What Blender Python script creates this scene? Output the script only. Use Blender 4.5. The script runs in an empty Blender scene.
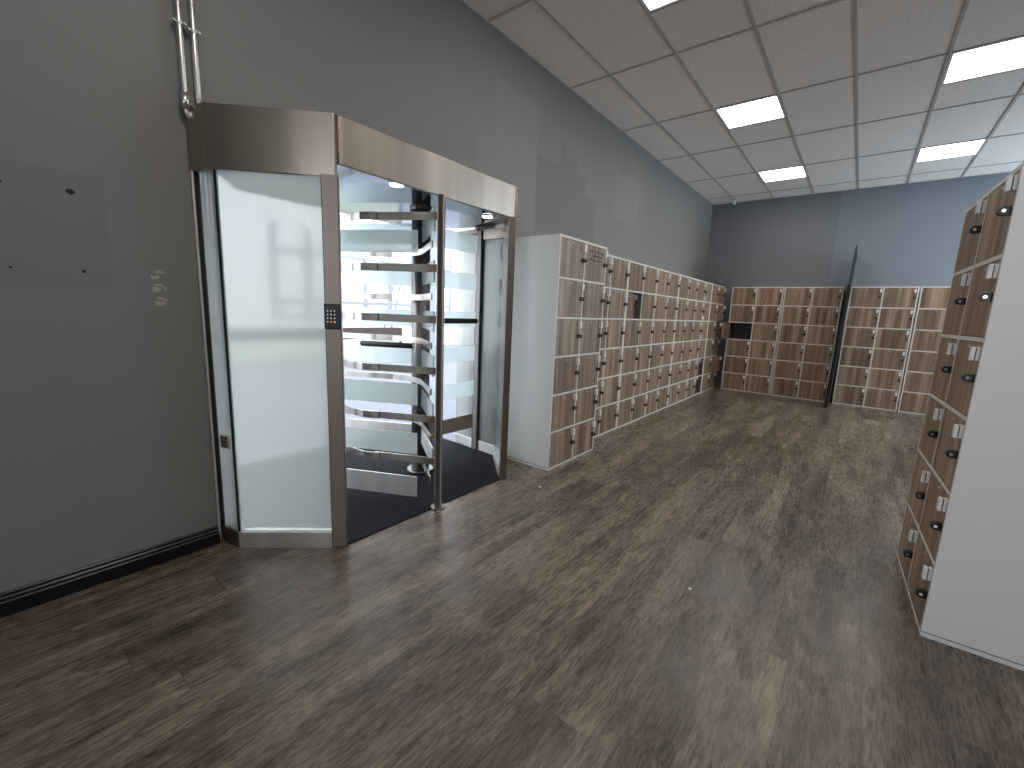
import bpy, bmesh, math, random
from mathutils import Vector, Matrix
random.seed(7)
C = bpy.context.scene.collection
PI = math.pi
H, L, XR, YF = 3.4384, 6.49, 6.4, -6.0          # ceiling height, rear wall, right wall, wall behind the camera

# ------------------------------------------------------------------ materials
def new_mat(name):
    m = bpy.data.materials.new(name); m.use_nodes = True
    nt = m.node_tree; nt.nodes.clear()
    out = nt.nodes.new('ShaderNodeOutputMaterial')
    return m, nt, out
class N:
    """small node helper"""
    def __init__(s, nt): s.nt = nt
    def n(s, typ, ins=None, **kw):
        nd = s.nt.nodes.new(typ)
        for k, v in kw.items(): setattr(nd, k, v)
        for k, v in (ins or {}).items(): s.put(nd.inputs[k], v)
        return nd
    def put(s, sock, v):
        if isinstance(v, bpy.types.NodeSocket): s.nt.links.new(v, sock)
        else: sock.default_value = v
    def math(s, op, a, b=0.0, c=None):
        nd = s.nt.nodes.new('ShaderNodeMath'); nd.operation = op
        s.put(nd.inputs[0], a); s.put(nd.inputs[1], b)
        if c is not None: s.put(nd.inputs[2], c)
        return nd.outputs[0]
    def mix(s, f, a, b, blend='MIX'):
        nd = s.nt.nodes.new('ShaderNodeMix'); nd.data_type = 'RGBA'; nd.blend_type = blend
        s.put(nd.inputs[0], f); s.put(nd.inputs[6], a); s.put(nd.inputs[7], b)
        return nd.outputs[2]
    def ramp(s, f, stops):
        nd = s.nt.nodes.new('ShaderNodeValToRGB'); e = nd.color_ramp.elements
        while len(e) < len(stops): e.new(0.5)
        for i, (p, c) in enumerate(stops):
            e[i].position = p; e[i].color = c if len(c) == 4 else (*c, 1)
        s.put(nd.inputs[0], f); return nd.outputs[0]
def rgb(h):
    h = h.lstrip('#'); v = [int(h[i:i+2], 16)/255 for i in (0, 2, 4)]
    return tuple((c/12.92 if c <= .04045 else ((c+.055)/1.055)**2.4) for c in v) + (1,)
def bsdf(k, **ins):
    nd = k.nt.nodes.new('ShaderNodeBsdfPrincipled')
    for key, v in ins.items(): k.put(nd.inputs[key.replace('_', ' ')], v)
    return nd
def plain(name, col, rough=.5, metal=0., spec=.5, bump=0., bscale=200.):
    m, nt, out = new_mat(name); k = N(nt)
    b = bsdf(k, Base_Color=col, Roughness=rough, Metallic=metal)
    b.inputs['Specular IOR Level'].default_value = spec
    if bump:
        tc = k.n('ShaderNodeTexCoord')
        no = k.n('ShaderNodeTexNoise', {'Vector': tc.outputs['Object'], 'Scale': bscale, 'Detail': 2.})
        bp = k.n('ShaderNodeBump', {'Height': no.outputs['Fac'], 'Strength': bump, 'Distance': .002})
        nt.links.new(bp.outputs[0], b.inputs['Normal'])
    nt.links.new(b.outputs[0], out.inputs[0]); return m
def paint(name, col, amt=.10):
    m, nt, out = new_mat(name); k = N(nt)
    tc = k.n('ShaderNodeTexCoord')
    a = k.n('ShaderNodeTexNoise', {'Vector': tc.outputs['Object'], 'Scale': 1.1, 'Detail': 5., 'Roughness': .6})
    f = k.n('ShaderNodeTexNoise', {'Vector': tc.outputs['Object'], 'Scale': 160., 'Detail': 2.})
    v = k.math('MULTIPLY_ADD', a.outputs['Fac'], amt*2, 1-amt)
    v = k.math('MULTIPLY_ADD', f.outputs['Fac'], .10, k.math('SUBTRACT', v, .05))
    hs = k.n('ShaderNodeHueSaturation', {'Color': col, 'Value': v})
    b = bsdf(k, Base_Color=hs.outputs[0], Roughness=.62)
    bp = k.n('ShaderNodeBump', {'Height': f.outputs['Fac'], 'Strength': .25, 'Distance': .001})
    nt.links.new(bp.outputs[0], b.inputs['Normal'])
    nt.links.new(b.outputs[0], out.inputs[0]); return m
def steel(name, col, rough=.3, stretch=(1.5, 1.5, 160), aniso=.75, streak=.08):
    m, nt, out = new_mat(name); k = N(nt)
    tc = k.n('ShaderNodeTexCoord')
    mp = k.n('ShaderNodeMapping', {'Vector': tc.outputs['Object'], 'Scale': stretch})
    no = k.n('ShaderNodeTexNoise', {'Vector': mp.outputs[0], 'Scale': 5., 'Detail': 3.})
    m2 = k.n('ShaderNodeMapping', {'Vector': tc.outputs['Object'], 'Scale': (5., 5., .15)})
    lo = k.n('ShaderNodeTexNoise', {'Vector': m2.outputs[0], 'Scale': 1.3, 'Detail': 2.})
    r = k.math('MULTIPLY_ADD', no.outputs['Fac'], streak, rough-streak/2)
    hs = k.n('ShaderNodeHueSaturation', {'Color': col, 'Value': k.math('MULTIPLY_ADD', lo.outputs['Fac'], .7, k.math('MULTIPLY_ADD', no.outputs['Fac'], streak, .65-streak/2))})
    tg = k.n('ShaderNodeTangent', direction_type='RADIAL', axis='Z')
    b = bsdf(k, Base_Color=hs.outputs[0], Roughness=r, Metallic=1., Anisotropic=aniso, Anisotropic_Rotation=.25)
    nt.links.new(tg.outputs[0], b.inputs['Tangent'])
    nt.links.new(b.outputs[0], out.inputs[0]); return m
def frosted(name, col, tr=.5):
    m, nt, out = new_mat(name); k = N(nt)
    t = k.n('ShaderNodeBsdfTranslucent', {'Color': col})
    d = k.n('ShaderNodeBsdfDiffuse', {'Color': tuple(c*.62 for c in col[:3]) + (1,)})
    g = k.n('ShaderNodeBsdfRefraction', {'Color': col, 'Roughness': .42, 'IOR': 1.04})
    s1 = k.n('ShaderNodeMixShader', {'Fac': .22}); nt.links.new(g.outputs[0], s1.inputs[1]); nt.links.new(d.outputs[0], s1.inputs[2])
    s2 = k.n('ShaderNodeMixShader', {'Fac': tr}); nt.links.new(s1.outputs[0], s2.inputs[1]); nt.links.new(t.outputs[0], s2.inputs[2])
    gl = k.n('ShaderNodeBsdfGlossy', {'Color': (1, 1, 1, 1), 'Roughness': .12})
    fr = k.n('ShaderNodeFresnel', {'IOR': 1.45})
    s3 = k.n('ShaderNodeMixShader', {'Fac': fr.outputs[0]}); nt.links.new(s2.outputs[0], s3.inputs[1]); nt.links.new(gl.outputs[0], s3.inputs[2])
    nt.links.new(s3.outputs[0], out.inputs[0]); return m
def emit(name, col, st):
    m, nt, out = new_mat(name); k = N(nt)
    e = k.n('ShaderNodeEmission', {'Color': col, 'Strength': st}); nt.links.new(e.outputs[0], out.inputs[0]); return m

def floor_mat():
    m, nt, out = new_mat('weathered_plank'); k = N(nt)
    g = k.n('ShaderNodeNewGeometry')
    sx = k.n('ShaderNodeSeparateXYZ', {0: g.outputs['Position']})
    X, Y = sx.outputs[0], sx.outputs[1]
    W, LN = .2185, 1.52
    u = k.math('DIVIDE', k.math('SUBTRACT', X, 2.265), W)
    row = k.math('FLOOR', u); fu = k.math('FRACT', k.math('ADD', u, 100.0))
    rn = k.n('ShaderNodeTexWhiteNoise', {'W': k.math('MULTIPLY', row, 1.37)}, noise_dimensions='1D')
    v = k.math('DIVIDE', k.math('ADD', Y, k.math('MULTIPLY', rn.outputs['Value'], LN)), LN)
    v = k.math('ADD', v, 50.)
    idx = k.math('FLOOR', v); fv = k.math('FRACT', v)
    cb = k.n('ShaderNodeCombineXYZ', {0: row, 1: idx, 2: 3.3})
    pl = k.n('ShaderNodeTexWhiteNoise', {'Vector': cb.outputs[0]}, noise_dimensions='3D')
    # grain coordinates: shifted per plank
    off = k.n('ShaderNodeVectorMath', {0: pl.outputs['Color'], 1: (7., 13., 5.)}, operation='MULTIPLY')
    po = k.n('ShaderNodeVectorMath', {0: g.outputs['Position'], 1: off.outputs[0]}, operation='ADD')
    m1 = k.n('ShaderNodeMapping', {'Vector': po.outputs[0], 'Scale': (8.5, .75, 1.)})
    n1 = k.n('ShaderNodeTexNoise', {'Vector': m1.outputs[0], 'Scale': 1.25, 'Detail': 7., 'Roughness': .62, 'Distortion': .5})
    m2 = k.n('ShaderNodeMapping', {'Vector': po.outputs[0], 'Scale': (64., 7., 1.)})
    n2 = k.n('ShaderNodeTexNoise', {'Vector': m2.outputs[0], 'Scale': 1.6, 'Detail': 5., 'Roughness': .7, 'Distortion': 1.2})
    m3 = k.n('ShaderNodeMapping', {'Vector': g.outputs['Position'], 'Scale': (1.35, .6, 1.)})
    n3 = k.n('ShaderNodeTexNoise', {'Vector': m3.outputs[0], 'Scale': 6.5, 'Detail': 7., 'Roughness': .72, 'Distortion': .9})
    t = k.math('MULTIPLY', n1.outputs['Fac'], .38)
    t = k.math('MULTIPLY_ADD', n2.outputs['Fac'], .40, t)
    t = k.math('MULTIPLY_ADD', n3.outputs['Fac'], .28, t)
    t = k.math('ADD', t, k.math('MULTIPLY_ADD', pl.outputs['Value'], .06, -.030))
    col = k.ramp(t, [(.35, rgb('#241d18')), (.45, rgb('#463a30')), (.53, rgb('#66584c')), (.61, rgb('#88796a')), (.72, rgb('#b0a292'))])
    n4 = k.n('ShaderNodeTexNoise', {'Vector': m3.outputs[0], 'Scale': 2.2, 'Detail': 4.})
    col = k.mix(k.ramp(n4.outputs['Fac'], [(.52, (0, 0, 0)), (.78, (.40, .40, .40))]), col, k.mix(.6, col, rgb('#5b5c62'), 'MIX'))
    # seams
    e1 = k.math('MINIMUM', fu, k.math('SUBTRACT', 1., fu)); e1 = k.math('MULTIPLY', e1, W)
    e2 = k.math('MINIMUM', fv, k.math('SUBTRACT', 1., fv)); e2 = k.math('MULTIPLY', e2, LN)
    e = k.math('MINIMUM', e1, e2)
    seam = k.math('LESS_THAN', e, .0016)
    col = k.mix(k.math('MULTIPLY', seam, .55), col, rgb('#1a1613'))
    rough = k.math('MULTIPLY_ADD', n2.outputs['Fac'], .36, .10)
    b = bsdf(k, Base_Color=col, Roughness=rough)
    b.inputs['Specular IOR Level'].default_value = .5
    hgt = k.math('SUBTRACT', k.math('MULTIPLY', n2.outputs['Fac'], .6), k.math('MULTIPLY', seam, .8))
    bp = k.n('ShaderNodeBump', {'Height': hgt, 'Strength': .45, 'Distance': .0025})
    nt.links.new(bp.outputs[0], b.inputs['Normal'])
    nt.links.new(b.outputs[0], out.inputs[0]); return m

def door_mat():
    m, nt, out = new_mat('locker_wood'); k = N(nt)
    tc = k.n('ShaderNodeTexCoord'); oi = k.n('ShaderNodeObjectInfo')
    o = k.n('ShaderNodeCombineXYZ', {0: k.math('MULTIPLY', oi.outputs['Random'], 37.), 1: 0., 2: k.math('MULTIPLY', oi.outputs['Random'], 11.)})
    po = k.n('ShaderNodeVectorMath', {0: tc.outputs['Object'], 1: o.outputs[0]}, operation='ADD')
    m1 = k.n('ShaderNodeMapping', {'Vector': po.outputs[0], 'Scale': (13., 13., .35)})
    n1 = k.n('ShaderNodeTexNoise', {'Vector': m1.outputs[0], 'Scale': 1., 'Detail': 3., 'Roughness': .5})
    m2 = k.n('ShaderNodeMapping', {'Vector': po.outputs[0], 'Scale': (110., 110., 2.2)})
    n2 = k.n('ShaderNodeTexNoise', {'Vector': m2.outputs[0], 'Scale': 1., 'Detail': 4., 'Roughness': .6})
    t = k.math('MULTIPLY_ADD', n2.outputs['Fac'], .34, k.math('MULTIPLY', n1.outputs['Fac'], .66))
    col = k.ramp(t, [(.36, rgb('#624d3c')), (.45, rgb('#7e6652')), (.53, rgb('#957c65')), (.64, rgb('#b89f83'))])
    b = bsdf(k, Base_Color=col, Roughness=.42)
    nt.links.new(b.outputs[0], out.inputs[0]); return m

def ceil_mat():
    m, nt, out = new_mat('ceiling_tile'); k = N(nt)
    tc = k.n('ShaderNodeTexCoord')
    n1 = k.n('ShaderNodeTexNoise', {'Vector': tc.outputs['Object'], 'Scale': 260., 'Detail': 2.})
    n2 = k.n('ShaderNodeTexNoise', {'Vector': tc.outputs['Object'], 'Scale': 45., 'Detail': 3.})
    t = k.math('MULTIPLY_ADD', n1.outputs['Fac'], .6, k.math('MULTIPLY', n2.outputs['Fac'], .4))
    col = k.ramp(t, [(.30, rgb('#c3bcb6')), (.48, rgb('#e6ded7')), (.65, rgb('#efe8e1'))])
    b = bsdf(k, Base_Color=col, Roughness=.9)
    bp = k.n('ShaderNodeBump', {'Height': n1.outputs['Fac'], 'Strength': .3, 'Distance': .002})
    nt.links.new(bp.outputs[0], b.inputs['Normal'])
    nt.links.new(b.outputs[0], out.inputs[0]); return m

def mat_mat():
    m, nt, out = new_mat('ribbed_entrance_mat'); k = N(nt)
    g = k.n('ShaderNodeNewGeometry')
    sx = k.n('ShaderNodeSeparateXYZ', {0: g.outputs['Position']})
    w = k.n('ShaderNodeMath', {0: k.math('MULTIPLY', k.math('ADD', sx.outputs[0], k.math('MULTIPLY', sx.outputs[1], .45)), 230.)}, operation='SINE')
    w2 = k.n('ShaderNodeMath', {0: k.math('MULTIPLY', k.math('SUBTRACT', sx.outputs[1], k.math('MULTIPLY', sx.outputs[0], .45)), 150.)}, operation='SINE')
    h = k.math('MULTIPLY', w.outputs[0], k.math('MULTIPLY_ADD', w2.outputs[0], .5, .8))
    no = k.n('ShaderNodeTexNoise', {'Vector': g.outputs['Position'], 'Scale': 18., 'Detail': 6., 'Roughness': .7})
    sp = k.ramp(no.outputs['Fac'], [(.62, (0, 0, 0)), (.72, (1, 1, 1))])
    col = k.mix(k.math('MULTIPLY_ADD', h, .25, .5), rgb('#060608'), rgb('#24252c'))
    col = k.mix(k.math('MULTIPLY', sp, .12), col, rgb('#77777c'))
    b = bsdf(k, Base_Color=col, Roughness=.9); b.inputs['Specular IOR Level'].default_value = .15
    bp = k.n('ShaderNodeBump', {'Height': h, 'Strength': .9, 'Distance': .003})
    nt.links.new(bp.outputs[0], b.inputs['Normal'])
    nt.links.new(b.outputs[0], out.inputs[0]); return m

M = dict(
    wall=paint('grey_wall_paint', rgb('#7b7875')), walld=paint('grey_wall_paint_old', rgb('#73706f')), walle=paint('grey_wall_paint_square', rgb('#777472')),
    walll=paint('grey_wall_paint_new', rgb('#7f7c7a')), rear=paint('grey_rear_paint', rgb('#75767b')),
    rearl=paint('grey_rear_paint_daylit', rgb('#798089')), skirt=plain('black_gloss_paint', rgb('#0b0b0d'), .28),
    scuff=plain('bare_plaster', rgb('#a5a19c'), .8), hole=plain('wall_plug', rgb('#1b1a1a'), .8),
    floor=floor_mat(), ceil=ceil_mat(), grid=plain('ceiling_grid_paint', rgb('#b3aea9'), .6),
    wood=door_mat(), white=plain('white_melamine', rgb('#ededee'), .45, bump=.1, bscale=300.), edge=plain('cream_edge_band', rgb('#ded6cb'), .5),
    inner=plain('locker_recess_shade', rgb('#56575c'), .5), tag=plain('white_plastic', rgb('#eeeeee'), .4),  # inner: shade inside compartments and pull slots put into a darker grey
    black=plain('black_plastic', rgb('#0a0a0a'), .35), chrome=plain('chrome', (.75, .75, .75, 1), .15, 1.),
    steel=steel('brushed_steel', (.30, .253, .212, 1), .36), cano=steel('brushed_steel_canopy', (.46, .385, .32, 1), .30, streak=.03), steelv=steel('brushed_steel_upright', (.25, .205, .18, 1), .36, (160, 160, 1.5)),
    steelb=steel('brushed_steel_bright', (.78, .75, .72, 1), .46, (2, 2, 120), .2), post=steel('dull_post_steel', (.19, .175, .17, 1), .48, (160, 160, 1.5), .2), bar=steel('satin_bar', (.46, .43, .39, 1), .26, (1.5, 1.5, 120), .3),
    dsteel=steel('dark_shaft_steel', (.20, .195, .195, 1), .36, (120, 120, 1.5), .2),
    mirror=plain('polished_soffit', (.34, .385, .42, 1), .10, 1.), frost=frosted('frosted_glass', (.955, .975, .945, 1), .40),
    slat=frosted('frosted_slat', (.93, .985, .975, 1), .50),
    rubber=plain('black_rubber', rgb('#121314'), .5), seal=plain('black_seal', rgb('#0c0d0e'), .6),
    galv=plain('galvanised_conduit', (.62, .61, .59, 1), .32, .9, bump=.1, bscale=90.),
    mat=mat_mat(), panel=emit('light_diffuser', (1., .975, .93, 1), 13.0), lframe=plain('light_frame_white', rgb('#dddddd'), .5),
    spot=emit('downlight_lens', (1., 1., .97, 1), 9.0), key=emit('key_glow', (1., .93, .85, 1), .5), amber=emit('key_amber', (1., .55, .18, 1), 1.3),
    ext=plain('pale_facade', rgb('#f6f6f6'), .8), extf=plain('facade_frame', rgb('#9a9da3'), .6), pave=plain('grey_pavement', rgb('#7d7f8b'), .8, bump=.2, bscale=30.),
    brown=plain('dark_brown_wall', rgb('#4d3f3e'), .8), cream=plain('cream_strip', rgb('#ccd3bd'), .8), partition=plain('black_board', rgb('#0c0c0d'), .45),
    paper=plain('white_paper', rgb('#e8e4da'), .8), ink=plain('brown_marker', rgb('#4a2d22'), .7), red=plain('red_print', rgb('#a4553f'), .6),
    glass=plain('window_frame_white', rgb('#d8d8d8'), .5))

# ------------------------------------------------------------------ mesh helpers
def add_box(bm, lo, hi, mi=0, mat4=None):
    lo, hi = Vector(lo), Vector(hi)
    vs = [bm.verts.new((x, y, z)) for z in (lo.z, hi.z) for y in (lo.y, hi.y) for x in (lo.x, hi.x)]
    if mat4 is not None:
        for v in vs: v.co = mat4 @ v.co
    fs = []
    for q in ((0, 2, 3, 1), (4, 5, 7, 6), (0, 1, 5, 4), (2, 6, 7, 3), (0, 4, 6, 2), (1, 3, 7, 5)):
        f = bm.faces.new([vs[i] for i in q]); f.material_index = mi; fs.append(f)
    return fs
def add_slab(bm, a, b, z0, z1, t, mi=0, off=0.):
    """upright slab along the plan line a-b, thickness t centred (or shifted by off to its left)"""
    a, b = Vector(a), Vector(b); d = (b-a).normalized(); n = Vector((-d.y, d.x))
    pts = [a+n*(off-t/2), b+n*(off-t/2), b+n*(off+t/2), a+n*(off+t/2)]
    add_prism(bm, pts, z0, z1, mi)
def add_prism(bm, pts, z0, z1, mi=0):
    lo = [bm.verts.new((p[0], p[1], z0)) for p in pts]; hi = [bm.verts.new((p[0], p[1], z1)) for p in pts]
    n = len(pts); fs = [bm.faces.new(lo[::-1]), bm.faces.new(hi)]
    for i in range(n): fs.append(bm.faces.new([lo[i], lo[(i+1) % n], hi[(i+1) % n], hi[i]]))
    for f in fs: f.material_index = mi
    return fs
def add_strip(bm, pts, z0, z1, t, mi=0):
    """upright ribbon of thickness t following the plan polyline pts"""
    P = [Vector(p) for p in pts]; lf, rt = [], []
    for i, p in enumerate(P):
        d = (P[min(i+1, len(P)-1)]-P[max(i-1, 0)]).normalized(); n = Vector((-d.y, d.x))
        lf.append(p+n*t/2); rt.append(p-n*t/2)
    V = [[bm.verts.new((q.x, q.y, z)) for q in s] for s, z in ((rt, z0), (lf, z0), (lf, z1), (rt, z1))]
    for i in range(len(P)-1):
        for k in range(4):
            a, b = V[k], V[(k+1) % 4]
            bm.faces.new([a[i], a[i+1], b[i+1], b[i]]).material_index = mi
    bm.faces.new([V[k][0] for k in range(4)]); bm.faces.new([V[k][-1] for k in (3, 2, 1, 0)])
def add_cyl(bm, c, r, z0, z1, seg=24, mi=0, r1=None):
    r1 = r if r1 is None else r1
    lo = [bm.verts.new((c[0]+r*math.cos(2*PI*i/seg), c[1]+r*math.sin(2*PI*i/seg), z0)) for i in range(seg)]
    hi = [bm.verts.new((c[0]+r1*math.cos(2*PI*i/seg), c[1]+r1*math.sin(2*PI*i/seg), z1)) for i in range(seg)]
    for i in range(seg):
        f = bm.faces.new([lo[i], lo[(i+1) % seg], hi[(i+1) % seg], hi[i]]); f.smooth = True; f.material_index = mi
    for f in (bm.faces.new(lo[::-1]), bm.faces.new(hi)): f.material_index = mi
def add_tube(bm, pts, r, seg=12, mi=0):
    P = [Vector(p) for p in pts]; rings = []
    for i, p in enumerate(P):
        d = (P[min(i+1, len(P)-1)]-P[max(i-1, 0)]).normalized()
        u = d.orthogonal().normalized() if i == 0 else (u - d*u.dot(d)).normalized()
        w = d.cross(u)
        rings.append([bm.verts.new(p+u*r*math.cos(2*PI*k/seg)+w*r*math.sin(2*PI*k/seg)) for k in range(seg)])
    for a, b in zip(rings, rings[1:]):
        for k in range(seg):
            f = bm.faces.new([a[k], a[(k+1) % seg], b[(k+1) % seg], b[k]]); f.smooth = True; f.material_index = mi
    bm.faces.new(rings[0][::-1]).material_index = mi; bm.faces.new(rings[-1]).material_index = mi
def BM(): return bmesh.new()
def obj(name, bm, mats, parent=None, loc=(0, 0, 0), bevel=0., label=None):
    bmesh.ops.recalc_face_normals(bm, faces=bm.faces)
    me = bpy.data.meshes.new(name); bm.to_mesh(me); bm.free()
    for m in (mats if isinstance(mats, (list, tuple)) else [mats]): me.materials.append(m)
    o = bpy.data.objects.new(name, me); C.objects.link(o); o.location = loc
    if parent is not None: o.parent = parent
    if bevel:
        md = o.modifiers.new('bevel', 'BEVEL'); md.width = bevel; md.segments = 2; md.limit_method = 'ANGLE'; md.angle_limit = math.radians(50)
    if label: o['label'] = label
    return o
def thing(name, label, cat, loc=(0, 0, 0), rz=0., group=None):
    o = bpy.data.objects.new(name, None); C.objects.link(o); o.location = loc; o.rotation_euler = (0, 0, rz)
    o.empty_display_size = .1
    o['label'] = label; o['category'] = cat
    if group: o['group'] = group
    return o
def tag(o, label, cat, group=None):
    o['label'] = label; o['category'] = cat
    if group: o['group'] = group
    return o
def struct(o): o['kind'] = 'structure'; return o
def copy_tree(o, parent=None):
    c = o.copy(); C.objects.link(c)
    if parent is not None: c.parent = parent
    for ch in list(o.children): copy_tree(ch, c)
    return c

# ------------------------------------------------------------------ setting
bm = BM(); add_box(bm, (-.27, YF-.1, -.12), (XR+.1, L+.1, 0)); struct(obj('floor', bm, M['floor']))

# left wall with the opening for the turnstile; painted patches are faces of the one wall mesh
OY0, OY1, OZ = -1.975, .185, 2.10
def in_rect(y, z, r): return r[0] <= y <= r[1] and r[2] <= z <= r[3]
dark = [(-3.2, -2.30, 1.30, 1.755), (.72, 1.12, 2.05, 2.72), (1.12, 1.23, 2.05, 2.91), (1.23, 1.43, 2.05, 2.83), (1.43, 1.66, 2.05, 2.73),
        (1.66, 1.88, 2.05, 2.56)]
light = [(-.08, .13, 1.95, 2.65), (.13, .72, 1.95, 3.12), (2.33, 3.05, 2.45, 2.98)]
scuff = []
ys = sorted({YF, L, OY0, OY1} | {v for r in dark+light for v in r[:2]}); zs = sorted({0., H, OZ} | {v for r in dark+light for v in r[2:]})
bm = BM()
for y0, y1 in zip(ys, ys[1:]):
    for z0, z1 in zip(zs, zs[1:]):
        y, z = (y0+y1)/2, (z0+z1)/2
        if OY0 < y < OY1 and z < OZ: continue
        mi = 3 if y < -2 and any(in_rect(y, z, r) for r in dark) else 1 if any(in_rect(y, z, r) for r in dark) else 2 if any(in_rect(y, z, r) for r in light) else 0
        bm.faces.new([bm.verts.new(p) for p in ((0, y0, z0), (0, y1, z0), (0, y1, z1), (0, y0, z1))]).material_index = mi
T = -.25
for q in (((T, YF, 0), (T, OY0, 0), (T, OY0, H), (T, YF, H)), ((T, OY1, 0), (T, L, 0), (T, L, H), (T, OY1, H)), ((T, OY0, OZ), (T, OY1, OZ), (T, OY1, H), (T, OY0, H)),
          ((0, OY0, 0), (T, OY0, 0), (T, OY0, OZ), (0, OY0, OZ)), ((0, OY1, 0), (T, OY1, 0), (T, OY1, OZ), (0, OY1, OZ)), ((0, OY0, OZ), (T, OY0, OZ), (T, OY1, OZ), (0, OY1, OZ))):
    bm.faces.new([bm.verts.new(p) for p in q])
bmesh.ops.remove_doubles(bm, verts=bm.verts, dist=1e-5)
struct(obj('wall_left', bm, [M['wall'], M['walld'], M['walll'], M['walle']]))
# plaster scuff and the plugged screw holes in the left wall
bm = BM()
for k in range(34):
    band = k % 3
    y = random.uniform(*((-2.168, -2.128), (-2.172, -2.118), (-2.160, -2.128))[band]); z = (1.378, 1.322, 1.262)[band] + random.uniform(-.017, .017)
    w = random.uniform(.004, .016); h = random.uniform(.004, .010)
    pts = [(y+w*math.cos(a)*random.uniform(.5, 1.2), z+h*math.sin(a)*random.uniform(.5, 1.2)) for a in [i*PI/5 for i in range(10)]]
    bm.faces.new([bm.verts.new((0.0004+k*.00001, p[0], p[1])) for p in pts])
s = struct(obj('trim_1', bm, M['scuff']))
bm = BM()
for y, z, r in ((-2.402, 1.68, .014), (-2.585, 1.675, .006), (-2.59, 1.37, .006), (-2.39, 1.372, .008)):
    bm2 = [bm.verts.new((0.0005, y+r*math.cos(a)*random.uniform(.8, 1.1), z+r*.8*math.sin(a)*random.uniform(.8, 1.1))) for a in [i*PI/8 for i in range(16)]]
    bm.faces.new(bm2)
struct(obj('trim_2', bm, M['hole']))

# rear wall: right part tinted bluer, window daylight put into the paint colour
bm = BM()
xs = [0, 2.0, XR]
for x0, x1 in zip(xs, xs[1:]):
    for z0, z1 in ((0, H),):
        mi = 1 if x0 >= 1.9 else 0
        bm.faces.new([bm.verts.new(p) for p in ((x0, L, z0), (x1, L, z0), (x1, L, z1), (x0, L, z1))]).material_index = mi
for q in (((0, L+.1, 0), (XR, L+.1, 0), (XR, L+.1, H), (0, L+.1, H)),): bm.faces.new([bm.verts.new(p) for p in q])
bmesh.ops.remove_doubles(bm, verts=bm.verts, dist=1e-5)
struct(obj('wall_back', bm, [M['rear'], M['rearl']]))
# right wall with a window near the rear, front wall with a window (both outside the frame)
def wall_with_window(name, axis, pos, a0, a1, w0, w1, s0, s1, t):
    bm = BM()
    def bx(p0, p1, z0, z1):
        lo, hi = (pos, p0, z0), (pos+t, p1, z1)
        if axis == 'y': lo, hi = (p0, pos, z0), (p1, pos+t, z1)
        lo, hi = tuple(min(a, b) for a, b in zip(lo, hi)), tuple(max(a, b) for a, b in zip(lo, hi))
        add_box(bm, lo, hi)
    bx(a0, w0, 0, H); bx(w1, a1, 0, H); bx(w0, w1, 0, s0); bx(w0, w1, s1, H)
    struct(obj(name, bm, M['wall']))
    fb = BM()
    f = .05
    for p0, p1, z0, z1 in ((w0, w0+f, s0, s1), (w1-f, w1, s0, s1), (w0, w1, s0, s0+f), (w0, w1, s1-f, s1), ((w0+w1)/2-f/2, (w0+w1)/2+f/2, s0, s1)):
        lo, hi = [pos+t*.4, p0, z0], [pos+t*.6, p1, z1]
        if axis == 'y': lo, hi = [p0, pos+t*.4, z0], [p1, pos+t*.6, z1]
        lo, hi = tuple(min(a, b) for a, b in zip(lo, hi)), tuple(max(a, b) for a, b in zip(lo, hi))
        add_box(fb, lo, hi)
    return fb
fb = wall_with_window('wall_right', 'x', XR, YF, L+.1, 4.7, 6.3, .8, 3.0, .15)
struct(obj('window_1', fb, M['glass']))
fb = wall_with_window('wall_front', 'y', YF, -.25, XR, 2.5, 5.3, 1.2, 2.8, -.15)
struct(obj('window_2', fb, M['glass']))

# skirting along the left wall up to the turnstile: two stepped mouldings
bm = BM()
prof = [(0, 0), (.020, 0), (.020, .058), (.015, .064), (.015, .074), (.009, .080), (.009, .090), (.004, .097), (0, .097)]
for y in (YF, -1.985):
    pass
a = [bm.verts.new((p[0], YF, p[1])) for p in prof]; b = [bm.verts.new((p[0], -1.992, p[1])) for p in prof]
for i in range(len(prof)-1): bm.faces.new([a[i], a[i+1], b[i+1], b[i]])
bm.faces.new(a); bm.faces.new(b[::-1])
struct(obj('baseboard_left', bm, M['skirt']))

# ceiling: tiles 0.59 x 1.2, the square lights sit in half tiles
XA, TX, TY = .4362, .5887, 1.2
lights = [(i, j) for i in (1, 4, 7) for j in (-2, 0, 2, 4)]
holes = [(XA+TX*i, XA+TX*(i+1), TY*j, TY*j+.6) for i, j in lights]
xs = sorted({0., XR} | {v for h in holes for v in h[:2]}); ys = sorted({YF, L} | {v for h in holes for v in h[2:]})
bm = BM()
for x0, x1 in zip(xs, xs[1:]):
    for y0, y1 in zip(ys, ys[1:]):
        xm, ym = (x0+x1)/2, (y0+y1)/2
        if any(h[0] < xm < h[1] and h[2] < ym < h[3] for h in holes): continue
        add_box(bm, (x0, y0, H+.004), (x1, y1, H+.10))
bmesh.ops.remove_doubles(bm, verts=bm.verts, dist=1e-5)
struct(obj('ceiling', bm, M['ceil']))
bm = BM(); w = .011
xg = [XA+TX*i for i in range(0, 11)]; yg = [TY*j for j in range(-4, 6)]
for x in xg: add_box(bm, (x-w, YF, H-.004), (x+w, L, H+.003))
for y in yg:
    xx = [0.]+xg+[XR]
    for x0, x1 in zip(xx, xx[1:]): add_box(bm, (x0+(w if x0 > 0 else 0), y-w, H-.003), (x1-(w if x1 < XR else 0), y+w, H+.003))
for h in holes: add_box(bm, (h[0]+w, h[3]-w, H-.003), (h[1]-w, h[3]+w, H+.003))
add_box(bm, (0, YF, H-.004), (.016, L, H+.003)); add_box(bm, (0, L-.016, H-.004), (XR, L, H+.003))
struct(obj('trim_3', bm, M['grid']))

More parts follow.
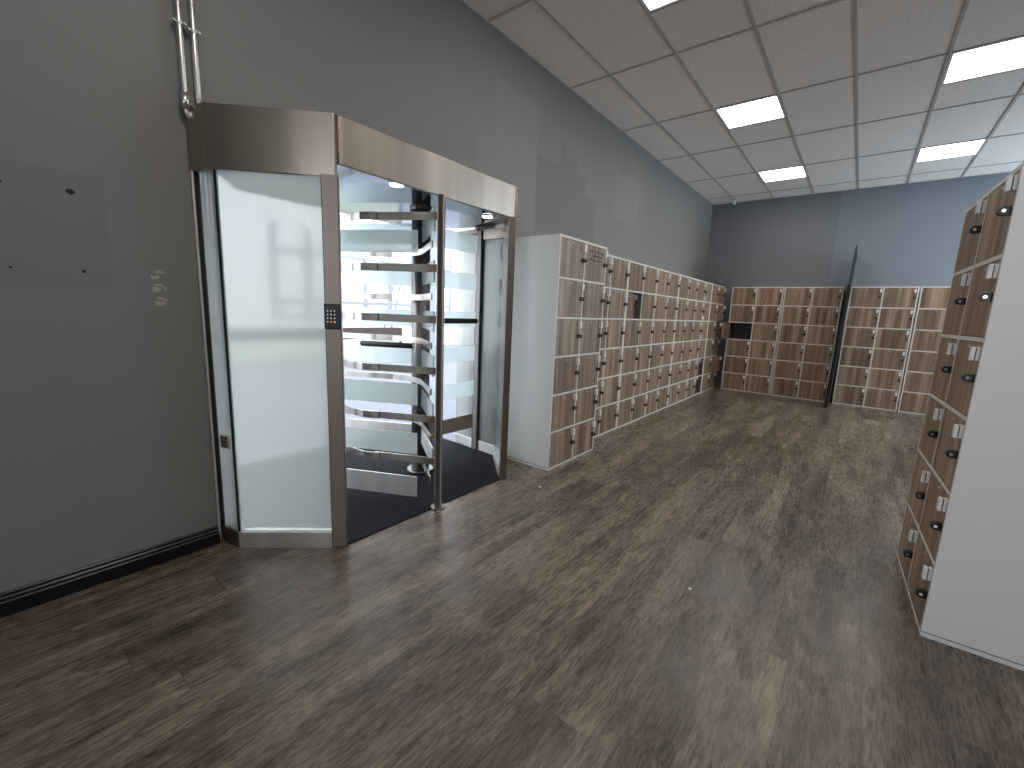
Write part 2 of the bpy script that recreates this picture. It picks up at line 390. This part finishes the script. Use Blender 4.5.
# ceiling lights
def ceiling_light():
    t = thing('ceiling_light', '', 'light')
    bm = BM(); hx, hy, f = TX/2-w-.001, .3-w-.001, .014
    for lo, hi in (((-hx, -hy), (hx, -hy+f)), ((-hx, hy-f), (hx, hy)), ((-hx, -hy+f), (-hx+f, hy-f)), ((hx-f, -hy+f), (hx, hy-f))):
        add_box(bm, (*lo, -.002), (*hi, .05))
    obj('frame', bm, M['lframe'], t)
    bm = BM(); add_box(bm, (-hx+f, -hy+f, .002), (hx-f, hy-f, .012)); obj('diffuser', bm, M['panel'], t)
    return t
lt = ceiling_light()
lab = {(1, 0): 'lit square ceiling panel light cut off by the top edge of the photo', (1, 2): 'lit square ceiling panel light above the left lockers, nearer of two in its line',
       (1, 4): 'small far lit square ceiling panel light above the rear left lockers', (4, 2): 'big lit square ceiling panel light running out of the right edge of the photo',
       (4, 4): 'far lit square ceiling panel light on the right, near the bluish rear wall'}
for n, (i, j) in enumerate(lights):
    o = lt if n == 0 else copy_tree(lt)
    o.location = (XA+TX*(i+.5), TY*j+.3, H)
    o['label'] = lab.get((i, j), 'lit square ceiling panel light outside the frame of the photo'); o['group'] = 'square ceiling panel lights'

# small white sensor hanging below the ceiling in the rear left corner
t = thing('ceiling_sensor', 'tiny white sensor hanging from the ceiling in the rear left corner', 'sensor', (.42, 6.30, H-.004))
bm = BM(); add_box(bm, (-.025, -.02, -.016), (.025, .02, 0)); obj('base', bm, M['tag'], t, bevel=.003)
bm = BM(); add_box(bm, (-.02, -.018, -.075), (.02, .018, -.016)); obj('body', bm, M['tag'], t, bevel=.006)

# two conduits on the left wall above the turnstile canopy
def conduit(y, z0, label, elbow):
    t = thing('conduit_pipe', label, 'pipe', (.034, y, z0), 0, 'wall conduits')
    bm = BM()
    pts = [(0, 0, H-.006-z0), (0, 0, .05), (0, 0, 0)] if not elbow else [(0, 0, H-.006-z0), (0, 0, .12), (0, 0, .05), (.0, .006, .02), (0, .025, .006), (.0, .05, .0)]
    add_tube(bm, pts, .0125); obj('tube', bm, M['galv'], t)
    bm = BM(); zc = 2.462-z0 - (.012 if not elbow else 0)
    add_box(bm, (-.033, -.0252, zc-.009), (-.012, .0252, zc+.009))
    for s in (-1, 1): add_tube(bm, [(-.012, s*.0188, zc), (.012, s*.0188, zc)], .0062, 10)
    add_tube(bm, [(0, 0, zc-.009), (0, 0, zc+.009)], .0148, 14)
    obj('saddle_clamp', bm, M['galv'], t, bevel=.002)
    if elbow:
        bm = BM(); add_tube(bm, [(0, 0, .04), (0, 0, .11)], .018, 14); add_tube(bm, [(0, .03, .0), (0, .055, .0)], .017, 14)
        obj('elbow_fitting', bm, M['galv'], t)
    return t
conduit(-2.000, 2.072, 'left conduit pipe on the grey wall, bending behind the canopy end', True)
conduit(-1.948, 2.145, 'right conduit pipe on the grey wall, dropping straight to the canopy top', False)

# ------------------------------------------------------------------ turnstile
A = Vector((-.05, -.585))                       # rotor axis
ts = thing('turnstile', 'full-height stainless steel turnstile with frosted glass panels set in the left wall', 'turnstile', (0, 0, 0))
CZ0, CZ1 = 1.862, 2.136
P0, P1, P2, P3 = Vector((.004, -1.972)), Vector((.14, -1.944)), Vector((.489, -1.625)), Vector((.536, -1.565))
Q2, Q1, Q0 = Vector((.522, -.229)), Vector((.14, .145)), Vector((.004, .172))
J = Vector((-.127, .14)); K = Vector((-.127, -1.94)); JB = Vector((-.413, .159)); KB = Vector((-.413, -1.958))
# canopy: left cover (deeper), right cover, front fascia, soffit and roof
cl = [(.004, -1.998), (.131, -1.962), (.527, -1.574), (.505, -1.548), (.118, -1.925), (.004, -1.958)]
bm = BM(); add_prism(bm, cl, CZ0, CZ1); obj('canopy_cover', bm, M['cano'], ts, bevel=.003, label='deeper brushed steel canopy cover over the frosted left panel')
cr = [(.004, .198), (.131, .166), (.527, -.205), (.505, -.226), (.118, .128), (.004, .158)]
bm = BM(); add_prism(bm, cr, 1.915, CZ1); obj('canopy_cover', bm, M['cano'], ts, bevel=.003, label='brushed steel canopy cover on the locker side')
bm = BM(); FX = .514
pts = [(FX-.012, -1.546), (FX-.002, -1.540)] + [(FX-.010*math.sin(PI*i/12)+.002, -1.53+(1.53-.235)*i/12) for i in range(13)] + [(FX, -.222)]
add_strip(bm, pts, 1.925, CZ1+.003, .022); obj('fascia', bm, M['steel'], ts, bevel=.003)
bm = BM(); add_prism(bm, [(.118, -1.93), (.505, -1.55), (.503, -.22), (.118, .128), (-.24, .15), (-.62, .0), (-.62, -1.6), (-.24, -1.95)], 1.985, 2.06)
obj('soffit', bm, M['dsteel'], ts)
bm = BM(); SC, SR = (-.127, -.90), .84; seg = 96
pts = [(min(.502, SC[0]+SR*math.cos(2*PI*i/seg)), SC[1]+SR*math.sin(2*PI*i/seg)) for i in range(seg)]
add_prism(bm, [p for p in pts if p[0] > -.62], 1.950, 1.984); obj('soffit_disc', bm, M['mirror'], ts)
bm = BM(); add_prism(bm, [(.12, -1.93), (.505, -1.555), (.503, -.215), (.12, .128), (.004, .15), (.004, -1.95)], 2.10, 2.130); obj('roof_plate', bm, M['steel'], ts)
for c in ((.415, -1.145), (.318, -.283)):
    bm = BM(); add_cyl(bm, (0, 0), .044, -.006, 0, 24); ring = obj('downlight', bm, M['chrome'], ts, (c[0], c[1], 1.950))
    bm = BM(); add_cyl(bm, (0, 0), .038, -.009, -.006, 24); obj('lens', bm, M['spot'], ring)
# posts
def post(c, sx, sy, rz, z0, z1, mat=M['steelv'], name='post', label=None, bevel=.004):
    bm = BM(); add_box(bm, (-sx/2, -sy/2, 0), (sx/2, sy/2, z1-z0))
    o = obj(name, bm, mat, ts, (c[0], c[1], z0), bevel, label); o.rotation_euler = (0, 0, rz); return o
d23 = (P3-P2).normalized(); mid = (P2+P3)/2 + Vector((-d23.y, d23.x))*.022
post(mid, (P3-P2).length, .044, math.atan2(d23.y, d23.x), 0, CZ0+.01, label='wide steel post carrying the keypad')
post((P3.x-.030, P3.y-.002), .030, .018, 0, 0, 1.96, M['dsteel'], 'post_return', bevel=.002)
mp = post((.532, -.919), .044, .040, math.radians(28), 0, 1.93, label='slim steel post in the middle of the front', bevel=.010)
bm = BM(); add_cyl(bm, (0, 0), .046, 0, .010, 28); obj('floor_flange', bm, M['steelv'], mp)
jp = post((.512, -.238), .060, .050, math.radians(-42), 0, 1.93, label='steel jamb post at the open right-hand lane')
post((J.x, J.y-.01), .060, .050, 0, 0, 1.95, M['post']); post((K.x, K.y+.01), .060, .050, 0, 0, 1.95)
post((.010, -1.990), .016, .010, 0, .02, CZ0, M['steelb'], 'wall_channel', bevel=.001); post((.010, -1.975), .012, .018, 0, .02, CZ0, M['seal'], 'glass_seal', bevel=.001); post((.010, .185), .016, .030, 0, .02, 1.93, M['steelv'], 'wall_channel', bevel=.002)
# plinths and glass
def plinth(a, b, mat, h=.09, t=.05, off=0., label=None):
    bm = BM(); add_slab(bm, a, b, 0.0, h, t, off=off); return obj('plinth', bm, mat, ts, bevel=.002, label=label)
plinth(P0, P1, M['steel'], off=.024); plinth(P1, P2, M['steelb'], off=.024); plinth(Q1, Q0, M['steelb'], off=.024); plinth(Q2+(Q1-Q2).normalized()*.03, Q1, M['steelb'], off=.024)
plinth(Q1, J+Vector((.032, 0)), M['steelb'], t=.03); plinth(J-Vector((.032, 0)), JB, M['steelb'], t=.03); plinth(P1+Vector((0, .03)), K+Vector((.032, .03)), M['steelb'], t=.03)
def pane(a, b, z0, z1, mat=M['frost'], t=.012, off=.014):
    bm = BM(); add_slab(bm, a, b, z0, z1, t, off=off); return obj('glass_panel', bm, mat, ts)
def shrink(a, b, s, e): d = (b-a).normalized(); return a+d*s, b-d*e
pane(*shrink(P0, P1, .012, .006), .09, CZ0); gp = pane(*shrink(P1, P2, .004, .002), .09, CZ0)
pane(*shrink(Q2, Q1, .035, .004), .09, 1.93); pane(*shrink(Q1, J, .006, .034), .09, 1.872, off=0); pane(*shrink(J, JB, .034, .0), .09, 1.93, off=0)
bm = BM(); add_slab(bm, P1+Vector((-.003, -.0015)), P1+Vector((.004, .004)), .09, CZ0, .017, off=.011); obj('glass_seal', bm, M['seal'], ts)
bm = BM(); add_slab(bm, Q1+Vector((-.006, 0)), J+Vector((.034, 0)), 1.872, 1.955, .04); obj('inner_header', bm, M['steel'], ts, bevel=.002)
bm = BM(); add_slab(bm, J-Vector((.034, 0)), JB, 1.93, 1.97, .04); obj('inner_header', bm, M['steel'], ts, bevel=.002)
bm = BM(); add_slab(bm, J+Vector((.030, -.004)), J+Vector((.036, -.004)), .09, 1.87, .014); obj('glass_seal', bm, M['seal'], ts)
# small push plate stuck on the narrow left pane
e = (P1-P0).normalized(); c = P0+e*.085+Vector((e.y, -e.x))*.004
bm = BM(); add_slab(bm, c-e*.035, c+e*.035, .535, .605, .008); pp = obj('push_plate', bm, M['steelb'], ts, bevel=.002)
bm = BM()
for i in range(3):
    for j in range(2): add_slab(bm, c-e*.026+e*.030*j+Vector((e.y, -e.x))*.005, c-e*.006+e*.030*j+Vector((e.y, -e.x))*.005, .545+.020*i, .558+.020*i, .004)
obj('button', bm, M['dsteel'], pp)
# keypad on the wide post
nv = Vector((d23.y, -d23.x)); kc = (P2+P3)/2 + nv*.010
bm = BM(); add_slab(bm, kc-d23*.038, kc+d23*.038, 1.160, 1.281, .022); kp = obj('keypad', bm, M['black'], ts, bevel=.004, label='black keypad with lit keys')
for r in range(4):
    for q in range(3):
        p = kc + nv*.0125 + d23*(-.022+.016*q); z = 1.247-.0175*r
        bm = BM(); add_slab(bm, p-d23*.0024, p+d23*.0024, z-.0034, z+.0034, .003)
        obj('key', bm, M['amber'] if (r, q) == (3, 2) else M['key'], kp)
# fixed guard on the closed lane: curved rails bolted to the middle post, frosted slats between them
g = Vector((-.89, -.455)).normalized(); G0 = Vector((.530, -.920)); gn = Vector((-g.y, g.x))
for i, z in enumerate((1.816, 1.516, 1.210, .892, .580, .303)):
    bm = BM()
    j0 = G0+g*.455
    add_strip(bm, [G0+g*.01-gn*.022, j0-gn*.022], z-.023, z+.023, .012)
    cv = [j0-gn*.012-g*.04, j0-gn*.006, Vector((.06, -1.150)), Vector((-.02, -1.158)), Vector((-.10, -1.156)), Vector((-.18, -1.142)), Vector((-.27, -1.118)), Vector((-.36, -1.085))]
    add_strip(bm, cv, z-.023, z+.023, .010)
    rl = obj('guard_rail', bm, M['bar'], ts, bevel=.0015)
    for s in (.035, .085):
        b0 = G0+g*s-gn*.028; bm = BM()
        add_tube(bm, [(b0.x, b0.y, z), (b0.x+gn.x*-.008, b0.y+gn.y*-.008, z)], .0085, 12); obj('rail_bolt', bm, M['chrome'], rl)
for i, (z0, z1) in enumerate(((1.603, 1.732), (.668, .806), (.348, .485), (.054, .192))):
    bm = BM(); add_slab(bm, G0+g*.145, G0+g*.715, z0, z1, .010)
    if i == 3: obj('kick_plate', bm, M['steelb'], ts, bevel=.001, label='brushed steel kick plate at the foot of the closed lane')
    else: obj('guard_slat', bm, M['slat'], ts)
post(G0+g*.735, .030, .030, math.radians(27), 0, 1.95, M['dsteel'], 'guard_post'); post((-.372, -1.08), .035, .035, 0, 0, 1.95, M['dsteel'], 'guard_post')
# rotor: dark shaft, three wings of frosted slats, one set of bent bars, two grips
bm = BM(); add_cyl(bm, (0, 0), .068, .008, 1.905, 32); add_cyl(bm, (0, 0), .082, 1.905, 1.950, 32); add_cyl(bm, (0, 0), .10, .0078, .03, 32)
rt = obj('rotor', bm, M['dsteel'], ts, (A.x, A.y, 0))
SL = ((1.735, 1.878), (1.436, 1.566), (1.136, 1.260), (.850, .980), (.546, .675), (.256, .379))
def dv(a): return Vector((math.cos(math.radians(a)), math.sin(math.radians(a))))
for a in (88, 208, 328):
    for i, (z0, z1) in enumerate(SL):
        if a == 88 and i == 99: continue
        bm = BM(); add_slab(bm, dv(a)*.072, dv(a)*{88: .565, 208: .61, 328: .60}[a], z0, z1, .010)
        if i == 5: obj('kick_plate', bm, M['steel'] if a == 88 else M['steelb'], rt, bevel=.001)  # same steel on every wing
        else: obj('glass_slat', bm, M['slat'], rt)
d1, d2, dm = dv(208), dv(328), dv(268)
for z in (1.660, 1.350, 1.044, .749, .442, .160):
    bm = BM(); o1 = Vector((-d1.y, d1.x))*.016; o2 = Vector((d2.y, -d2.x))*.016
    pts = [d1*.635+o1*0.6, d1*.42+o1, d1*.22+o1]
    p0, p2, pc = d1*.20+o1, d2*.20+o2, dm*.060
    pts += [p0*(1-s)**2+pc*2*s*(1-s)+p2*s*s for s in [i/10 for i in range(1, 10)]]
    pts += [d2*.22+o2, d2*.42+o2, d2*.585+o2*.8]
    add_strip(bm, pts, z-.021, z+.021, .009); obj('bent_bar', bm, M['bar'], rt, bevel=.001)
for a, s, z, r0, r1 in ((88, -1, 1.186, .19, .53), (208, 1, .995, .045, .455)):
    d, n = dv(a), Vector((-dv(a).y, dv(a).x))*s
    p = lambda r, o: (d.x*r+n.x*o, d.y*r+n.y*o, z)
    bm = BM(); add_tube(bm, [p(r0, .055), p(r1, .055)], .021, 16)
    gr = obj('grip', bm, M['rubber'], rt, bevel=.004)
    for r in (r0-.022, r1+.012):
        bm = BM(); add_tube(bm, [p(r, .0), p(r, .030), p(r+(.008 if r < r1 else -.008), .048), p(r0 if r < r1 else r1, .055)], .013, 12)
        obj('grip_bracket', bm, M['chrome'], gr)
# entrance mat
bm = BM(); add_prism(bm, [(.52, -1.548), (.52, -.262), (.13, .10), (-.09, .105), (-.42, .13), (-1.10, .13), (-1.10, -1.93), (-.16, -1.90), (.10, -1.88), (.46, -1.56)], .001, .008)
tag(obj('entrance_mat', bm, M['mat']), 'black ribbed entrance mat on the floor inside the turnstile', 'mat')

# ------------------------------------------------------------------ lockers
def make_door(wd, hd):
    """door with its origin at the hinge (left) bottom front corner, flush front at y=0"""
    bm = BM(); add_box(bm, (0, 0, 0), (wd, .016, hd)); d = obj('door', bm, M['wood'], None, bevel=.001)
    bm = BM(); x0, x1 = wd-.032, wd-.006; z0, z1 = hd-.068, hd-.016
    add_box(bm, (x0, -.010, z0), (x1, 0, z1)); add_box(bm, (x0, -.025, z0), (x1, -.0145, z1)); add_box(bm, (x0+.003, -.0145, z0+.004), (x1-.003, -.010, z1-.004), 1)
    obj('door_pull', bm, [M['tag'], M['inner']], d)
    bm = BM(); zc = hd*.52; r = .0155; x0, x1 = wd-.032, wd-.006     # hasp lug with a rounded nose
    pts = [(0, zc-r), (0, zc+r)] + [(-.019-r*math.sin(t), zc+r*math.cos(t)) for t in [PI*i/10 for i in range(11)]]
    fr = [bm.verts.new((x0, p[0], p[1])) for p in pts]; bk = [bm.verts.new((x1, p[0], p[1])) for p in pts]
    bm.faces.new(fr); bm.faces.new(bk)
    for i in range(len(pts)): bm.faces.new([fr[i], fr[(i+1) % len(pts)], bk[(i+1) % len(pts)], bk[i]])
    add_tube(bm, [(x0-.002, -.020, zc), (x1+.002, -.020, zc)], .006, 12, mi=1)
    obj('lock', bm, [M['black'], M['chrome']], d)
    bm = BM(); add_box(bm, (wd*.5-.005, -.0012, hd-.024), (wd*.5+.005, 0, hd-.014)); obj('number_dot', bm, M['tag'], d)
    return d
PT = .018
def locker(W, D, HL, name_label, loc, rz, tiers=6, cols=2, swing=None, flip=(), bare=(), gap=.0025, base=.0):
    t = thing('locker_cabinet', name_label, 'lockers', loc, rz, 'locker cabinets around the room')
    wc = (W-PT*(cols+1))/cols; hc = (HL-PT*(tiers+1))/tiers
    bm = BM()
    for c in range(cols+1):
        x = c*(wc+PT); side = c in (0, cols)
        if side:
            add_box(bm, (x, 0, 0), (x+PT, D, .019), 0); add_box(bm, (x, 0, .023), (x+PT, D, HL), 0)
            add_box(bm, (x+.003, .003, .019), (x+PT-.003, D, .023), 3)
        else: add_box(bm, (x, 0, 0), (x+PT, D, HL), 0)
    for r in range(tiers+1):
        z = r*(hc+PT)
        for c in range(cols): add_box(bm, (PT+c*(wc+PT), .0005, z), (PT+c*(wc+PT)+wc, D, z+PT), 0)
    add_box(bm, (PT, D-.006, PT), (W-PT, D-.0005, HL-PT), 2)
    bm.normal_update()
    for f in bm.faces:
        if all(v.co.y < .001 for v in f.verts): f.material_index = 1
        elif f.material_index != 3:
            c = f.calc_center_median()
            if .001 < c.x < W-.001 and .001 < c.z < HL-.001 and c.y < D-.0003: f.material_index = 2
    obj('carcass', bm, [M['white'], M['edge'], M['inner'], M['seal']], t)
    proto = None; swing = swing or {}
    for c in range(cols):
        for r in range(tiers):                                   # r = 0 is the top tier
            if proto is None: d = proto = make_door(wc-2*gap, hc-2*gap); d.parent = t
            else: d = copy_tree(proto, t)
            z = PT+(tiers-1-r)*(hc+PT)+gap; x = PT+c*(wc+PT)+gap
            d.location = (x, .001, z); d.rotation_euler = (0, 0, 0)
            s = swing.get((c, r))
            if (c, r) in flip:                                   # fitted upside down: hinge on the right
                d.location = (x+wc-2*gap, .001, z+hc-2*gap); d.rotation_euler = (0, PI, 0)
                if s: d.rotation_euler = (0, PI, math.radians(s))
            elif s: d.rotation_euler = (0, 0, math.radians(s)); 
            if s: d['label'] = 'locker door standing ajar' if abs(s) < 60 else 'locker door swung wide open'
    # proto might be copied after being moved; every copy resets its own transform above
    return t
HL = 1.868
lk = locker(.776, .50, HL, 'deep tall locker cabinet beside the turnstile, white side panel, brown scribble on its top door', (.680, .136, 0), PI/2)
# scribbled lines on the top right door of the deep cabinet (illegible handwriting)
d = [c for c in lk.children if c.name.startswith('door') and abs(c.location.x-(.776-PT-(.776-3*PT)/2+.0025)) < .01 and c.location.z > 1.5][0]
bm = BM(); random.seed(3)
for row, (n, x0, w0) in enumerate(((7, .07, .030), (5, .11, .034), (7, .06, .030))):
    x = x0; z = .240-row*.034
    for i in range(n):
        if random.random() < .22: x += w0*.7
        pts = [(x+w0*.55*j/5, -.0012, z+random.choice((-1, 1))*random.uniform(.002, .009)) for j in range(6)]
        add_tube(bm, pts, .0019, 5); x += w0
obj('scribble', bm, M['ink'], d)
row_labels = ['locker cabinet in the left wall row, directly behind the deep tall one by the turnstile',
              'second locker cabinet of the lower left row, one second-tier door pushed in',
              'locker cabinet third from the turnstile end of the lower left row, all doors shut',
              'locker cabinet fourth from the turnstile end of the lower left row, all doors shut',
              'next to last locker cabinet in the left row, two bottom doors pushed in',
              'last locker cabinet of the left wall row, at the rear corner, two far doors ajar']
sw = [{}, {(0, 1): 11}, {}, {}, {(1, 3): -4, (1, 4): 9, (1, 5): 11}, {(1, 1): -5, (1, 4): -11}]
fl = [(), (), (), (), ((1, 0), (1, 1), (1, 2), (1, 3)), ()]
for i in range(6):
    locker(.838, .485, HL-.001*(i % 2), row_labels[i], (.5 + (.002 if i % 2 else -.003), .962+.84*i, 0), PI/2, swing=sw[i], flip=fl[i])
YB = 6.02
locker(.800, .455, HL, 'left locker cabinet on the rear wall, one door swung open at third tier', (.625, YB, 0), 0, swing={(0, 2): -96})
locker(.800, .455, HL-.002, 'locker cabinet on the rear wall just left of the black board', (1.440, YB-.006, 0), 0)
locker(.800, .455, HL, 'locker cabinet on the rear wall just right of the black board', (2.325, YB, 0), 0)
locker(.800, .455, HL, 'locker cabinet on the rear wall half hidden behind the close right-hand cabinet', (3.140, YB, 0), 0)
lr = math.radians(2.6)
locker(.806, .50, HL, 'close locker cabinet at the right edge with a big white side panel', (2.860, .460, 0), -PI/2+lr)

# tall black board standing between the rear lockers
bm = BM(); add_box(bm, (-.007, 5.40, .004), (.007, 6.44, 2.41))
t = thing('partition_board', 'tall thin black board standing edge-on between the rear locker cabinets', 'partition', (2.266, 0, 0))
t.rotation_euler = (0, math.radians(1.4), 0)
obj('board', bm, M['partition'], t, bevel=.002)
bm = BM(); add_box(bm, (-.022, 5.45, .004), (.022, 6.00, 1.86)); obj('gap_shade', bm, M['partition'], t)  # added black block standing for the shade in the locker gap

# scraps on the floor
for i, (x, y, r, lb) in enumerate(((.826, -.178, .018, 'small cream paper scrap on the floor in front of the deep tall lockers'),
                                 (2.056, -.682, .014, 'tiny pale paper scrap in the middle of the plank floor'))):
    bm = BM(); pts = [(r*math.cos(a)*random.uniform(.6, 1.1), r*.6*math.sin(a)*random.uniform(.6, 1.1)) for a in [k*PI/4 for k in range(8)]]
    add_prism(bm, pts, 0, .0015); o = obj('paper_scrap', bm, M['paper'], None, (x, y, .0002)); o.rotation_euler = (0, 0, .6+i); tag(o, lb, 'paper')

# ------------------------------------------------------------------ outside the opening
bm = BM(); add_box(bm, (-14, -8, -.12), (-.27, 16, -.005)); struct(obj('pavement', bm, M['pave']))
b = thing('facade_building', 'pale building with window bars seen through the turnstile', 'building', (-9, 0, 0))
bm = BM(); add_box(bm, (-.6, -6, -.01), (0, 14, 7)); obj('wall', bm, M['ext'], b)
bm = BM()
for y in [2.2+.85*i for i in range(8)]: add_box(bm, (0, y-.05, .9), (.05, y+.05, 3.2))
for z in (.95, 1.35, 2.6): add_box(bm, (0, 2.2, z-.03), (.045, 8.1, z+.03))
obj('window_bars', bm, M['extf'], b)
bm = BM()
for y in (5.25, 5.5): add_tube(bm, [(.3, y-.25, 0), (.25, y+.42, 2.4)], .03, 8)
for k in range(6): add_tube(bm, [(.3, 5.04+.11*k, .35+.37*k), (.3, 5.30+.11*k, .35+.37*k)], .018, 6)
o = obj('ladder', bm, M['extf'], None, (-8.97, 0, 0)); tag(o, 'grey ladder leaning on the pale building outside', 'ladder')
bm = BM(); add_box(bm, (-.25, -3, 0), (0, 5.0, .70)); o = obj('trim_4', bm, M['brown'], None, (-7.6, 0, -.005)); struct(o)
bm = BM(); add_box(bm, (-.3, -3, 0), (0, 4.6, .42)); o = obj('trim_5', bm, M['cream'], None, (-7.2, 0, -.005)); struct(o)
bm = BM(); add_box(bm, (-.2, -.2, 0), (.2, .2, 4)); o = obj('column', bm, M['extf'], None, (-6.2, 4.63, -.005)); struct(o); o.name = 'trim_6'

# ------------------------------------------------------------------ light
wd = bpy.data.worlds.new('World'); bpy.context.scene.world = wd; wd.use_nodes = True
bg = wd.node_tree.nodes['Background']; bg.inputs[0].default_value = (.85, .92, 1.0, 1); bg.inputs[1].default_value = 4.6
def daylight(name, loc, face, sx, sy, power, col, spread=180):
    l = bpy.data.lights.new(name, 'AREA'); l.shape = 'RECTANGLE'; l.size = sx; l.size_y = sy; l.energy = power; l.color = col; l.spread = math.radians(spread)
    o = bpy.data.objects.new(name, l); C.objects.link(o); o.location = loc
    o.rotation_euler = Vector(face).to_track_quat('-Z', 'Y').to_euler()
daylight('daylight_right_window', (XR+.02, 5.5, 1.9), (-1, 0, .25), 1.6, 2.2, 130, (.60, .81, 1.0))

# ------------------------------------------------------------------ camera
f, yaw, pitch, roll = 433.09, .6679, -.1665, .0398
cy_, sy_, cp, sp = math.cos(yaw), math.sin(yaw), math.cos(pitch), math.sin(pitch)
fw = Vector((-sy_*cp, cy_*cp, sp)); r = Vector((cy_, sy_, 0)); u = r.cross(fw)
r2 = r*math.cos(roll)+u*math.sin(roll); u2 = -r*math.sin(roll)+u*math.cos(roll)
cam = bpy.data.cameras.new('camera'); co = bpy.data.objects.new('camera', cam); C.objects.link(co)
cam.sensor_width = 36; cam.sensor_fit = 'HORIZONTAL'; cam.lens = f/1024*36; cam.clip_start = .02
mw = Matrix((r2, u2, -fw)).transposed().to_4x4(); mw.translation = Vector((2.5273, -2.7207, 1.2801)); co.matrix_world = mw
sc = bpy.context.scene; sc.camera = co
sc.view_settings.view_transform = 'Standard'; sc.view_settings.look = 'None'; sc.view_settings.gamma = 1; sc.view_settings.use_curve_mapping = False
sc.view_settings.exposure = 0.0
